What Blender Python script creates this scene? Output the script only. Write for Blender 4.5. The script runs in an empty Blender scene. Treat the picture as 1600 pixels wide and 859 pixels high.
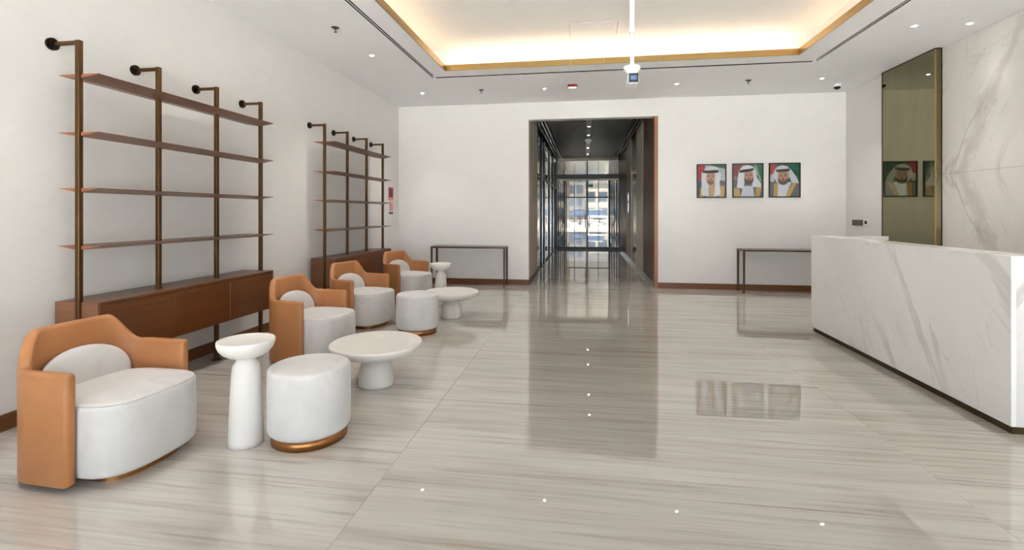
import bpy, bmesh, math, random
from mathutils import Vector, Matrix
random.seed(7)
S = bpy.context.scene
COL = S.collection
PI = math.pi

# ------------------------------------------------------------------ camera
cam_d = bpy.data.cameras.new('camera')
cam_d.sensor_width = 36.0
cam_d.lens = 750.4 / 1600 * 36.0
cam_d.shift_y = -0.06125
cam_d.clip_start, cam_d.clip_end = 0.05, 400
cam = bpy.data.objects.new('camera', cam_d)
cam.location = (0, 0, 1.42)
cam.rotation_euler = (PI / 2, 0, 0.15)
COL.objects.link(cam)
S.camera = cam

# ------------------------------------------------------------------ world, large lights, exposure
W = bpy.data.worlds.new('sky')
S.world = W
W.use_nodes = True
wn, wl = W.node_tree.nodes, W.node_tree.links
bg = wn['Background']
geo = wn.new('ShaderNodeTexCoord')
sep = wn.new('ShaderNodeSeparateXYZ')
rmp = wn.new('ShaderNodeValToRGB')
rmp.color_ramp.elements[0].position = 0.0
rmp.color_ramp.elements[0].color = (0.865, 0.905, 1.0, 1)
rmp.color_ramp.elements[1].position = 0.8
rmp.color_ramp.elements[1].color = (0.70, 0.81, 1.0, 1)
wl.new(geo.outputs['Generated'], sep.inputs[0])
wl.new(sep.outputs['Z'], rmp.inputs[0])
wl.new(rmp.outputs[0], bg.inputs['Color'])
bg.inputs['Strength'].default_value = 0.75

def sky_portal(name, loc, rot, sx, sy):
    d = bpy.data.lights.new(name, 'AREA')
    d.shape = 'RECTANGLE'
    d.size, d.size_y = sx, sy
    d.cycles.is_portal = True
    o = bpy.data.objects.new(name, d)
    o.location, o.rotation_euler = loc, rot
    COL.objects.link(o)

sky_portal('sky_portal_front', (0.42, -2.45, 1.35), (PI / 2, 0, 0), 8.2, 2.6)
sky_portal('sky_portal_side', (4.72, -1.4, 1.35), (0, PI / 2, 0), 2.6, 1.9)

sun_d = bpy.data.lights.new('sun', 'SUN')
sun_d.energy = 11.5
sun_d.angle = math.radians(0.53)
sun_d.color = (0.875, 0.905, 1.0)
sun = bpy.data.objects.new('sun', sun_d)
sun.rotation_euler = Vector((0.14, 0.40, -0.905)).to_track_quat('-Z', 'Y').to_euler()
COL.objects.link(sun)

S.view_settings.view_transform = 'Standard'
S.view_settings.look = 'None'
S.view_settings.gamma = 1.0
S.view_settings.use_curve_mapping = False
S.view_settings.exposure = 2.93

# ------------------------------------------------------------------ materials
def srgb(r, g, b):
    f = lambda c: (c / 255) / 12.92 if c / 255 <= 0.04045 else ((c / 255 + 0.055) / 1.055) ** 2.4
    return (f(r), f(g), f(b), 1)

class NT:
    def __init__(s, name):
        s.m = bpy.data.materials.new(name)
        s.m.use_nodes = True
        s.n, s.l = s.m.node_tree.nodes, s.m.node_tree.links
        s.b = s.n['Principled BSDF']
    def new(s, t, **kw):
        n = s.n.new('ShaderNode' + t)
        for k, v in kw.items():
            setattr(n, k, v)
        return n
    def link(s, a, b):
        s.l.new(a, b)
    def pos(s):
        return s.new('NewGeometry').outputs['Position']
    def objc(s):
        return s.new('TexCoord').outputs['Object']
    def mapping(s, src, scale=(1, 1, 1), rot=(0, 0, 0), loc=(0, 0, 0)):
        n = s.new('Mapping')
        n.inputs['Scale'].default_value = scale
        n.inputs['Rotation'].default_value = rot
        n.inputs['Location'].default_value = loc
        s.link(src, n.inputs[0])
        return n.outputs[0]
    def noise(s, src, scale=5, detail=4, rough=0.5, dist=0.0):
        n = s.new('TexNoise')
        n.inputs['Scale'].default_value = scale
        n.inputs['Detail'].default_value = detail
        n.inputs['Roughness'].default_value = rough
        n.inputs['Distortion'].default_value = dist
        s.link(src, n.inputs['Vector'])
        return n.outputs['Fac']
    def ramp(s, src, stops):
        n = s.new('ValToRGB')
        e = n.color_ramp.elements
        while len(e) < len(stops):
            e.new(0.5)
        for el, (p, c) in zip(e, stops):
            el.position = p
            el.color = c if len(c) == 4 else (*c, 1)
        s.link(src, n.inputs[0])
        return n.outputs[0]
    def mix(s, fac, a, b, blend='MIX'):
        n = s.new('Mix', data_type='RGBA', blend_type=blend)
        for sock, v in ((n.inputs[0], fac), (n.inputs[6], a), (n.inputs[7], b)):
            if hasattr(v, 'is_linked'):
                s.link(v, sock)
            else:
                sock.default_value = v
        return n.outputs[2]
    def math(s, op, a, b=None, clamp=False):
        n = s.new('Math', operation=op, use_clamp=clamp)
        for sock, v in ((n.inputs[0], a), (n.inputs[1], b)):
            if v is None:
                continue
            if hasattr(v, 'is_linked'):
                s.link(v, sock)
            else:
                sock.default_value = v
        return n.outputs[0]
    def bump(s, h, strength=0.2, dist=0.01):
        n = s.new('Bump')
        n.inputs['Strength'].default_value = strength
        n.inputs['Distance'].default_value = dist
        s.link(h, n.inputs['Height'])
        s.link(n.outputs[0], s.b.inputs['Normal'])
    def set(s, **kw):
        for k, v in kw.items():
            sock = s.b.inputs[k]
            if hasattr(v, 'is_linked'):
                s.link(v, sock)
            else:
                sock.default_value = v
        return s

GREY = lambda v: (v, v, v, 1)

def plain(name, c, rough=0.5, metal=0.0, spec=0.5, coat=0.0, noise=0.06, nscale=30):
    """one colour with a faint mottling"""
    t = NT(name)
    f = t.noise(t.objc(), nscale, 3)
    d = tuple(x * (1 - noise) for x in c[:3]) + (1,)
    b = tuple(min(1, x * (1 + noise)) for x in c[:3]) + (1,)
    t.set(**{'Base Color': t.ramp(f, [(0.35, d), (0.65, b)]), 'Roughness': rough, 'Metallic': metal,
             'Specular IOR Level': spec, 'Coat Weight': coat, 'Coat Roughness': 0.05})
    return t.m

def plaster(name, c):
    t = NT(name)
    p = t.pos()
    f = t.noise(p, 1.6, 5, 0.6, 0.6)
    g = t.noise(t.mapping(p, (2.2, 2.2, 5.0)), 1.3, 6, 0.65, 1.2)
    lo = tuple(x * 0.955 for x in c[:3]) + (1,)
    hi = tuple(min(1, x * 1.03) for x in c[:3]) + (1,)
    a = t.ramp(f, [(0.3, lo), (0.7, hi)])
    a = t.mix(0.5, a, t.ramp(g, [(0.3, lo), (0.7, hi)]))
    t.set(**{'Base Color': a, 'Roughness': 0.55, 'Specular IOR Level': 0.3})
    t.bump(t.noise(p, 9, 6, 0.6, 0.5), 0.06, 0.01)
    return t.m

def stone_floor(name):
    """polished pale travertine, veins running along x"""
    t = NT(name)
    p = t.pos()
    oi = t.new('ObjectInfo')
    off = t.new('CombineXYZ')
    t.link(t.math('MULTIPLY', oi.outputs['Random'], 0.35), off.inputs[0])
    t.link(t.math('MULTIPLY', oi.outputs['Random'], 3.7), off.inputs[2])
    va = t.new('VectorMath', operation='ADD')
    t.link(p, va.inputs[0]); t.link(off.outputs[0], va.inputs[1])
    q = va.outputs[0]
    broad = t.noise(t.mapping(q, (0.35, 3.2, 1)), 1.0, 4, 0.55, 0.3)
    mid = t.noise(t.mapping(q, (0.4, 6.5, 1)), 1.5, 5, 0.62, 0.5)
    fine = t.noise(t.mapping(q, (0.8, 27.0, 1)), 1.5, 5, 0.6, 0.35)
    c1 = t.ramp(broad, [(0.30, srgb(188, 180, 169)), (0.5, srgb(205, 199, 190)), (0.72, srgb(214, 209, 202))])
    c2 = t.ramp(mid, [(0.32, srgb(156, 141, 124)), (0.46, srgb(196, 187, 176)), (0.62, srgb(216, 210, 202)), (0.75, srgb(196, 188, 178))])
    c3 = t.ramp(fine, [(0.32, srgb(146, 132, 116)), (0.46, srgb(200, 192, 182)), (0.7, srgb(216, 211, 203))])
    c = t.mix(0.5, c1, c2)
    c = t.mix(0.36, c, c3)
    # thin dark streaks that come and go
    st = t.noise(t.mapping(q, (0.45, 19.0, 1), loc=(3, 5, 0)), 1.2, 6, 0.7, 0.8)
    sm = t.noise(t.mapping(q, (0.6, 2.0, 1), loc=(9, 2, 0)), 1.0, 2)
    k = t.math('MULTIPLY', t.ramp(st, [(0.33, GREY(1)), (0.42, GREY(0))]), t.ramp(sm, [(0.45, GREY(0)), (0.62, GREY(1))]))
    c = t.mix(t.math('MULTIPLY', k, 0.8), c, srgb(128, 112, 96))
    hsv = t.new('HueSaturation')
    t.link(c, hsv.inputs['Color'])
    t.link(t.math('ADD', t.math('MULTIPLY', oi.outputs['Random'], 0.03), 0.86), hsv.inputs['Value'])
    hsv.inputs['Saturation'].default_value = 0.88
    t.set(**{'Base Color': hsv.outputs[0], 'Roughness': 0.0, 'IOR': 1.68, 'Specular IOR Level': 0.5, 'Coat Weight': 0.4, 'Coat Roughness': 0.0})
    return t.m

def marble(name, plane, ang, mirror_z=None, base=(226, 224, 221), seed=0.0):
    """white marble with soft grey veins.  plane: 'yz' uses world y, z"""
    t = NT(name)
    p = t.pos()
    sp = t.new('SeparateXYZ')
    t.link(p, sp.inputs[0])
    u, v = sp.outputs['Y'], sp.outputs['Z']
    if plane == 'xz':
        u = sp.outputs['X']
    if mirror_z is not None:
        v = t.math('ABSOLUTE', t.math('SUBTRACT', v, mirror_z))
    cb = t.new('CombineXYZ')
    t.link(u, cb.inputs[0]); t.link(v, cb.inputs[1])
    cb.inputs[2].default_value = seed
    q = t.mapping(cb.outputs[0], rot=(0, 0, ang), loc=(seed, 0, 0))
    veinw = t.noise(t.mapping(q, (1.2, 0.32, 1)), 1.05, 7, 0.55, 0.35)
    r1 = t.math('ABSOLUTE', t.math('SUBTRACT', veinw, 0.5))
    v1 = t.ramp(r1, [(0.0, GREY(1)), (0.012, GREY(0.75)), (0.03, GREY(0.0))])
    m1 = t.ramp(t.noise(t.mapping(q, (0.7, 0.4, 1), loc=(4, 1, 0)), 1.1, 3), [(0.42, GREY(0)), (0.6, GREY(1))])
    f2 = t.noise(t.mapping(q, (2.6, 0.8, 1), loc=(1, 7, 0)), 1.4, 8, 0.6, 0.6)
    v2 = t.ramp(t.math('ABSOLUTE', t.math('SUBTRACT', f2, 0.48)), [(0.0, GREY(0.8)), (0.012, GREY(0))])
    m2 = t.ramp(t.noise(cb.outputs[0], 1.7, 3), [(0.5, GREY(0)), (0.66, GREY(1))])
    cloud = t.noise(t.mapping(q, (1.5, 0.5, 1)), 1.2, 5, 0.6)
    b0 = srgb(*base)
    c = t.ramp(cloud, [(0.3, tuple(x * 0.93 for x in b0[:3]) + (1,)), (0.65, b0)])
    c = t.mix(t.math('MULTIPLY', t.math('MULTIPLY', v1, m1), 0.55), c, srgb(168, 162, 156))
    c = t.mix(t.math('MULTIPLY', t.math('MULTIPLY', v2, m2), 0.5), c, srgb(160, 156, 150))
    t.set(**{'Base Color': c, 'Roughness': 0.16, 'Specular IOR Level': 0.45})
    return t, c, q, cb

def wood(name, dark, light, axis='y', rough=0.35, scale=1.0):
    t = NT(name)
    p = t.pos()
    sc = {'y': (14, 0.9, 26), 'x': (0.9, 14, 26), 'z': (18, 18, 0.8)}[axis]
    f = t.noise(t.mapping(p, tuple(s * scale for s in sc)), 1.2, 6, 0.6, 0.7)
    g = t.noise(t.mapping(p, tuple(s * 4 * scale for s in sc)), 1.2, 3)
    c = t.ramp(f, [(0.3, dark), (0.7, light)])
    c = t.mix(0.25, c, t.ramp(g, [(0.35, dark), (0.65, light)]))
    t.set(**{'Base Color': c, 'Roughness': rough, 'Specular IOR Level': 0.4})
    return t.m

def brushed(name, c, rough=0.3, axis='z'):
    t = NT(name)
    sc = {'z': (60, 60, 2), 'x': (2, 60, 60), 'y': (60, 2, 60)}[axis]
    f = t.noise(t.mapping(t.pos(), sc), 1.5, 3)
    d = tuple(x * 0.8 for x in c[:3]) + (1,)
    t.set(**{'Base Color': t.ramp(f, [(0.3, d), (0.7, c)]), 'Roughness': rough, 'Metallic': 1.0})
    return t.m

def glow(name, c, strength):
    t = NT(name)
    t.set(**{'Base Color': (0.8, 0.8, 0.8, 1), 'Emission Color': c, 'Emission Strength': strength})
    return t.m

def thin_glass(name, tint, gloss_rough=0.0):
    t = NT(name)
    tr = t.new('BsdfTransparent'); tr.inputs[0].default_value = tint
    gl = t.new('BsdfGlossy'); gl.inputs['Roughness'].default_value = gloss_rough
    fr = t.new('Fresnel'); fr.inputs[0].default_value = 1.5
    mx = t.new('MixShader')
    t.link(fr.outputs[0], mx.inputs[0]); t.link(tr.outputs[0], mx.inputs[1]); t.link(gl.outputs[0], mx.inputs[2])
    out = [n for n in t.n if n.type == 'OUTPUT_MATERIAL'][0]
    t.link(mx.outputs[0], out.inputs[0])
    return t.m

def leather_mat():
    t = NT('tan_leather')
    p = t.objc()
    f = t.noise(p, 4, 3)
    t.set(**{'Base Color': t.ramp(f, [(0.3, srgb(168, 112, 68)), (0.7, srgb(180, 123, 78))]), 'Roughness': 0.42, 'Specular IOR Level': 0.45})
    t.bump(t.noise(p, 260, 3, 0.6), 0.10, 0.002)
    return t.m

def velvet_mat():
    t = NT('pale_grey_velvet')
    p = t.objc()
    f = t.noise(p, 6, 5, 0.6, 1.0)
    c = t.ramp(f, [(0.3, srgb(198, 195, 192)), (0.55, srgb(205, 202, 199)), (0.75, srgb(208, 205, 203))])
    t.set(**{'Base Color': c, 'Roughness': 0.85, 'Specular IOR Level': 0.2, 'Sheen Weight': 0.35, 'Sheen Roughness': 0.4})
    t.bump(t.noise(p, 500, 2), 0.12, 0.001)
    return t.m

M_wall = plaster('warm_white_plaster', srgb(223, 220, 217))
M_ceil = plain('ceiling_paint', srgb(240, 240, 240), 0.7, noise=0.01, nscale=3)
M_cove = plain('cove_paint', srgb(236, 235, 232), 0.7, noise=0.01, nscale=3)
M_floor = stone_floor('polished_travertine')
M_grout = plain('tile_joint', srgb(156, 146, 134), 0.7)
M_skirt = wood('brown_skirting', srgb(96, 58, 30), srgb(120, 76, 42), 'x', 0.35)
M_skirt_y = wood('brown_skirting_side', srgb(96, 58, 30), srgb(120, 76, 42), 'y', 0.35)
M_gold = brushed('brushed_brass', srgb(190, 158, 104), 0.32, 'x')
M_gold_y = brushed('brushed_brass_side', srgb(190, 158, 104), 0.32, 'y')
M_void = plain('slot_void', srgb(22, 22, 22), 0.8)
M_led = glow('warm_led', (1.0, 0.69, 0.43, 1), 1.3)
M_down = glow('downlight_lens', (1.0, 0.95, 0.86, 1), 1.3)
M_core = glow('downlight_chip', (1.0, 0.97, 0.92, 1), 16.0)
M_white = plain('white_enamel', srgb(235, 235, 235), 0.4)
M_chrome = brushed('satin_steel', srgb(190, 190, 190), 0.28)
M_red = plain('red_plastic', srgb(140, 12, 14), 0.4)
M_black = plain('black_plastic', srgb(18, 18, 18), 0.35)
M_lens = plain('camera_glass', srgb(92, 112, 146), 0.1, coat=0.5)
M_lensrim = plain('dark_navy_plastic', srgb(30, 42, 56), 0.3)
M_walnut = wood('walnut_veneer', srgb(86, 48, 22), srgb(112, 66, 32), 'y', 0.3)
M_walnut_x = wood('walnut_end_panel', srgb(112, 74, 50), srgb(136, 94, 66), 'x', 0.4)
M_shelf = wood('walnut_shelf', srgb(96, 58, 38), srgb(122, 78, 54), 'y', 0.35)
M_shelfend = plain('shelf_end_grain', srgb(146, 88, 60), 0.45)
M_bronze = brushed('dark_bronze', srgb(112, 84, 56), 0.36, 'z')
M_blackbronze = brushed('blackened_bronze', srgb(62, 54, 46), 0.4, 'z')
M_copper = brushed('brushed_copper_bronze', srgb(176, 122, 74), 0.30, 'z')
M_leather = leather_mat()
M_velvet = velvet_mat()
M_piping = plain('grey_seam_cord', srgb(186, 184, 182), 0.8)
M_table = plain('white_plaster_table', srgb(222, 218, 212), 0.45, noise=0.02, nscale=6)
M_console = plain('dark_walnut_frame', srgb(72, 44, 24), 0.35)
M_slate = plain('grey_stone_top', srgb(120, 116, 110), 0.2)
M_frame = plain('black_picture_frame', srgb(22, 22, 22), 0.3)
M_picglass = thin_glass('picture_glass', (0.97, 0.97, 0.97, 1), 0.0)
M_plinth = brushed('desk_plinth_bronze', srgb(98, 84, 60), 0.4, 'y')
M_window = thin_glass('clear_glazing', (0.95, 0.97, 0.96, 1))
M_tint = thin_glass('grey_tinted_glazing', (0.56, 0.55, 0.52, 1))
M_darkmetal = plain('dark_bronze_frame', srgb(34, 36, 36), 0.3, metal=0.6)
M_steel = brushed('polished_steel', srgb(176, 178, 180), 0.15)
M_slat = plain('dark_metal_slat', srgb(150, 150, 152), 0.35, metal=0.3)
M_hallceil = plain('passage_ceiling_black', srgb(24, 24, 27), 0.5)
M_hallwood = wood('passage_brown_veneer', srgb(92, 62, 46), srgb(118, 84, 64), 'z', 0.35)
M_jamb = wood('copper_brown_jamb', srgb(142, 94, 62), srgb(160, 110, 74), 'z', 0.35)
M_hallbeige = plain('passage_beige_panel', srgb(226, 215, 192), 0.45)
M_liftdoor = plain('dark_bronze_lift_door', srgb(58, 52, 46), 0.18, metal=0.7)
M_beigecol = plaster('beige_column', srgb(204, 192, 174))

def mirror_mat():
    t = NT('green_tinted_mirror')
    f = t.noise(t.mapping(t.pos(), (3, 3, 0.8)), 2.0, 3)
    t.set(**{'Base Color': t.ramp(f, [(0.3, srgb(132, 128, 100)), (0.7, srgb(138, 134, 106))]), 'Metallic': 1.0, 'Roughness': 0.02})
    return t.m
M_mirror = mirror_mat()
M_shopglass = NT('dark_reflective_glass').set(**{'Base Color': srgb(60, 62, 64), 'Roughness': 0.03, 'Metallic': 0.35, 'Specular IOR Level': 0.9}).m
MB_desk, *_ = marble('white_marble_desk', 'yz', math.radians(36), base=(246, 244, 241), seed=2.3)
M_desk = MB_desk.m
MB_end, *_ = marble('white_marble_desk_end', 'xz', math.radians(30), seed=6.1)
M_deskend = MB_end.m
MB_wall, _c, _q, _cb = marble('bookmatched_marble', 'yz', math.radians(-28), mirror_z=1.911, base=(222, 218, 213), seed=1.4)
# the one broad vein of the bookmatch, running up and away from its point on the joint
def broad_vein():
    t = MB_wall
    sp = t.new('SeparateXYZ'); t.link(_cb.outputs[0], sp.inputs[0])
    wob = t.noise(_cb.outputs[0], 2.2, 6, 0.6, 0.4)
    line = t.math('ADD', sp.outputs[0], t.math('MULTIPLY', sp.outputs[1], 0.53))
    line = t.math('SUBTRACT', line, 6.66)
    line = t.math('ADD', line, t.math('MULTIPLY', t.math('SUBTRACT', wob, 0.5), 0.55))
    v = t.ramp(t.math('ABSOLUTE', line), [(0.0, GREY(0.85)), (0.05, GREY(0.55)), (0.11, GREY(0.0))])
    c = t.mix(t.math('MULTIPLY', v, 0.5), _c, srgb(172, 165, 160))
    t.set(**{'Base Color': c})
broad_vein()
M_bookm = MB_wall.m

# ------------------------------------------------------------------ mesh helpers
def new_obj(name, me, mats, parent=None, smooth=False):
    o = bpy.data.objects.new(name, me)
    if mats is not None:
        for m in (mats if isinstance(mats, (list, tuple)) else [mats]):
            me.materials.append(m)
    COL.objects.link(o)
    if parent is not None:
        o.parent = parent
    if smooth:
        me.polygons.foreach_set('use_smooth', [True] * len(me.polygons))
    return o

def obj(name, bm, mats, parent=None, smooth=False):
    bmesh.ops.recalc_face_normals(bm, faces=bm.faces)
    me = bpy.data.meshes.new(name)
    bm.to_mesh(me)
    bm.free()
    return new_obj(name, me, mats, parent, smooth)

def add_box(bm, x0, x1, y0, y1, z0, z1, bev=0.0, seg=2, mi=0):
    vs = [bm.verts.new((x, y, z)) for x in (x0, x1) for y in (y0, y1) for z in (z0, z1)]
    idx = [(0, 1, 3, 2), (4, 6, 7, 5), (0, 4, 5, 1), (2, 3, 7, 6), (0, 2, 6, 4), (1, 5, 7, 3)]
    fs = [bm.faces.new([vs[i] for i in f]) for f in idx]
    for f in fs:
        f.material_index = mi
    if bev > 0:
        es = list({e for f in fs for e in f.edges})
        r = bmesh.ops.bevel(bm, geom=es, offset=bev, segments=seg, affect='EDGES', profile=0.5)
        for f in r['faces']:
            f.material_index = mi

def box(name, x0, x1, y0, y1, z0, z1, m, parent=None, bev=0.0, seg=2):
    bm = bmesh.new()
    add_box(bm, min(x0, x1), max(x0, x1), min(y0, y1), max(y0, y1), min(z0, z1), max(z0, z1), bev, seg)
    return obj(name, bm, m, parent)

def add_tube(bm, a, b, r, n=12, r2=None):
    a, b = Vector(a), Vector(b)
    d = (b - a)
    q = d.to_track_quat('Z', 'Y')
    r2 = r if r2 is None else r2
    ra = [bm.verts.new(a + q @ Vector((r * math.cos(2 * PI * i / n), r * math.sin(2 * PI * i / n), 0))) for i in range(n)]
    rb = [bm.verts.new(b + q @ Vector((r2 * math.cos(2 * PI * i / n), r2 * math.sin(2 * PI * i / n), 0))) for i in range(n)]
    for i in range(n):
        bm.faces.new((ra[i], ra[(i + 1) % n], rb[(i + 1) % n], rb[i]))
    bm.faces.new(ra[::-1]); bm.faces.new(rb)

def add_lathe(bm, prof, n=48, c=(0, 0, 0)):
    """prof: (r, z) from the axis or not, ends capped"""
    rings = []
    for r, z in prof:
        if r < 1e-6:
            rings.append([bm.verts.new((c[0], c[1], c[2] + z))])
        else:
            rings.append([bm.verts.new((c[0] + r * math.cos(2 * PI * i / n), c[1] + r * math.sin(2 * PI * i / n), c[2] + z)) for i in range(n)])
    for A, B in zip(rings, rings[1:]):
        for i in range(n):
            j = (i + 1) % n
            if len(A) == 1 and len(B) == 1:
                continue
            if len(A) == 1:
                bm.faces.new((A[0], B[j], B[i]))
            elif len(B) == 1:
                bm.faces.new((A[i], A[j], B[0]))
            else:
                bm.faces.new((A[i], A[j], B[j], B[i]))
    if len(rings[0]) > 1:
        bm.faces.new(rings[0][::-1])
    if len(rings[-1]) > 1:
        bm.faces.new(rings[-1])

def loft(bm, rings, cap=True):
    R = [[bm.verts.new(p) for p in ring] for ring in rings]
    n = len(R[0])
    for A, B in zip(R, R[1:]):
        for i in range(n):
            j = (i + 1) % n
            bm.faces.new((A[i], A[j], B[j], B[i]))
    if cap:
        bm.faces.new(R[0][::-1]); bm.faces.new(R[-1])

def thing(name, label, cat, loc=(0, 0, 0), rz=0.0, group=None):
    o = bpy.data.objects.new(name, None)
    o.empty_display_size = 0.1
    o.location = loc
    o.rotation_euler = (0, 0, rz)
    COL.objects.link(o)
    o['label'] = label; o['category'] = cat
    if group:
        o['group'] = group
    return o

def tag(o, label, cat, group=None):
    o['label'] = label; o['category'] = cat
    if group:
        o['group'] = group
    return o

def struct(o):
    o['kind'] = 'structure'
    return o

def copy_tree(o, parent=None):
    c = o.copy()
    COL.objects.link(c)
    if parent is not None:
        c.parent = parent
    for ch in list(o.children):
        copy_tree(ch, c)
    return c

# ------------------------------------------------------------------ room measures
XL, XR, YB, YF, ZC = -3.735, 4.577, 9.294, -2.4, 3.552
OX0, OX1, OZ = -1.077, 1.293, 3.22          # opening of the passage
HY1 = 18.65                                   # inner glazed partition of the passage
HZ = 3.50                                     # passage ceiling
VY1 = 34.0                                    # outer doors
VX0, VX1 = -1.45, 1.75
CX0, CX1, CY0, CY1 = -2.085, 2.875, -0.6, 7.01  # cove opening
UZ = 3.96                                     # upper ceiling

# floor with its tiles
fl = struct(box('floor', XL - 0.2, XR + 0.2, YF - 0.2, VY1, -0.12, -0.008, M_grout))
TW, TD, GAP = 2.93, 0.9767, 0.0012
_tile = {}
def tile(x0, x1, y0, y1):
    w, d = round(x1 - x0 - GAP, 4), round(y1 - y0 - GAP, 4)
    if w < 0.02 or d < 0.02:
        return
    if (w, d) not in _tile:
        bm = bmesh.new()
        c = 0.0008
        lo = [(-w / 2, -d / 2, -0.010), (w / 2, -d / 2, -0.010), (w / 2, d / 2, -0.010), (-w / 2, d / 2, -0.010)]
        mid = [(a, b, -c) for a, b, _ in lo]
        up = [(a - math.copysign(c, a), b - math.copysign(c, b), 0) for a, b, _ in lo]
        loft(bm, [lo, mid, up])
        me = bpy.data.meshes.new('tile')
        bmesh.ops.recalc_face_normals(bm, faces=bm.faces)
        bm.to_mesh(me); bm.free()
        me.materials.append(M_floor)
        _tile[(w, d)] = me
    o = bpy.data.objects.new('tile', _tile[(w, d)])
    o.location = ((x0 + x1) / 2, (y0 + y1) / 2, 0)
    COL.objects.link(o)
    o.parent = fl

def tile_field(xa, xb, ya, yb):
    xs = sorted({xa, xb} | {x for x in (-1.07 + TW * k for k in range(-8, 9)) if xa + 0.03 < x < xb - 0.03})
    ys = sorted({ya, yb} | {y for y in (2.53 + TD * k for k in range(-20, 60)) if ya + 0.03 < y < yb - 0.03})
    for a, b in zip(xs, xs[1:]):
        for c, d in zip(ys, ys[1:]):
            tile(a, b, c, d)
tile_field(XL, XR, YF, YB)
tile_field(OX0, OX1 + 0.06, YB, HY1)
# beyond the inner doors the joints can no longer be told apart
tile(VX0, VX1, HY1, VY1)

# walls
struct(box('wall_left', XL - 0.2, XL, YF - 0.2, YB + 0.2, 0, UZ + 0.2, M_wall))
bm = bmesh.new()
add_box(bm, XL, OX0, YB, YB + 0.2, 0, UZ + 0.2)
add_box(bm, OX0, OX1 + 0.064, YB, YB + 0.2, OZ, UZ + 0.2)
add_box(bm, OX1 + 0.064, XR + 0.2, YB, YB + 0.2, 0, UZ + 0.2)
struct(obj('wall_back', bm, M_wall))
GY0, GY1, GH, FH = -2.28, -0.40, 2.66, 2.66       # added unseen side glazing for daylight, its head, head of the front glazing
bm = bmesh.new()
add_box(bm, XR + 0.02, XR + 0.22, GY1, YB, 0, UZ + 0.2)
add_box(bm, XR + 0.02, XR + 0.22, YF - 0.2, GY1, GH, UZ + 0.2)
add_box(bm, XR + 0.02, XR + 0.22, YF - 0.2, GY0, 0, GH)
wr = struct(obj('wall_right', bm, M_wall))
box('plaster_facing', XR, XR + 0.02, 8.0, YB, 0, ZC, M_wall, wr)
for ya, yb in ((4.40, 6.978), (2.0, 4.397), (GY1, 1.997)):
    for za, zb in ((0.0, 1.910), (1.912, ZC)):
        box('marble_slab', XR, XR + 0.02, ya, yb, za, zb, M_bookm, wr, bev=0.0008, seg=1)
box('marble_slab', XR, XR + 0.02, YF, GY1 - 0.003, GH, ZC, M_bookm, wr)

# glazed entrance front behind the camera
bm = bmesh.new()
add_box(bm, XL, XR + 0.02, YF - 0.2, YF, FH, UZ + 0.2)
add_box(bm, XL, XL + 0.12, YF - 0.2, YF, 0, FH)
add_box(bm, XR - 0.12, XR + 0.02, YF - 0.2, YF, 0, FH)
struct(obj('wall_front', bm, M_wall))
nwin = 0
def window(axis, a, b, off, head):
    global nwin
    nwin += 1
    bm = bmesh.new()
    def bx(u0, u1, d0, d1, z0, z1):
        if axis == 'x':
            add_box(bm, u0, u1, off + d0, off + d1, z0, z1)
        else:
            add_box(bm, off + d0, off + d1, u0, u1, z0, z1)
    bx(a, a + 0.03, -0.04, 0.04, 0, head); bx(b - 0.03, b, -0.04, 0.04, 0, head)
    bx(a + 0.03, b - 0.03, -0.04, 0.04, 0, 0.06); bx(a + 0.03, b - 0.03, -0.04, 0.04, head - 0.06, head)
    w = struct(obj('window_%d' % nwin, bm, M_darkmetal))
    if axis == 'x':
        box('pane', a + 0.03, b - 0.03, off - 0.005, off + 0.005, 0.06, head - 0.06, M_window, w)
    else:
        box('pane', off - 0.005, off + 0.005, a + 0.03, b - 0.03, 0.06, head - 0.06, M_window, w)
for k in range(5):
    wd = (XR - XL - 0.24) / 5
    window('x', XL + 0.12 + wd * k, XL + 0.12 + wd * (k + 1), YF - 0.1, FH)
for k in range(2):  # out-of-view side windows, added to throw daylight on the left wall
    wd = (GY1 - GY0) / 2
    window('y', GY0 + wd * k, GY0 + wd * (k + 1), XR + 0.12, GH)

# ceiling: ring with two slots each side, cove, upper ceiling
SW = 0.062                                    # slot width
LX, RX, FY = -2.392, 3.192, 7.318             # slots: left from LX, right from RX, far from FY
zt = ZC + 0.05
for a in ((CX0, CX1, CY1, FY), (XL, LX, YF, YB), (RX + SW, XR + 0.02, YF, YB), (LX, RX + SW, FY + SW, YB), (LX + SW, CX0, CY0, FY),
          (CX1, RX, CY0, FY), (LX, RX + SW, YF, CY0)):
    cl = struct(box('ceiling', *a, ZC, zt, M_ceil))
bm = bmesh.new()
CS = 0.29                                     # how far the trough runs back
ux0, ux1, uy0, uy1 = CX0 - CS, CX1 + CS, CY0 - CS, CY1 + CS
add_box(bm, ux0 - 0.06, ux0, uy0, uy1, zt + 0.06, UZ)
add_box(bm, ux1, ux1 + 0.06, uy0, uy1, zt + 0.06, UZ)
add_box(bm, ux0 - 0.06, ux1 + 0.06, uy1, uy1 + 0.06, zt + 0.06, UZ)
add_box(bm, ux0 - 0.06, ux1 + 0.06, uy0 - 0.06, uy0, zt + 0.06, UZ)
add_box(bm, ux0 - 0.06, ux1 + 0.06, uy0 - 0.06, uy1 + 0.06, UZ, UZ + 0.08)
# trough floor
add_box(bm, ux0, CX0 - 0.002, uy0, uy1, zt + 0.002, zt + 0.02)
add_box(bm, CX1 + 0.002, ux1, uy0, uy1, zt + 0.002, zt + 0.02)
add_box(bm, CX0, CX1, CY1 + 0.002, uy1, zt + 0.002, zt + 0.02)
add_box(bm, CX0, CX1, uy0, CY0 - 0.002, zt + 0.002, zt + 0.02)
cv = struct(obj('ceiling_cove', bm, M_cove))

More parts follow.
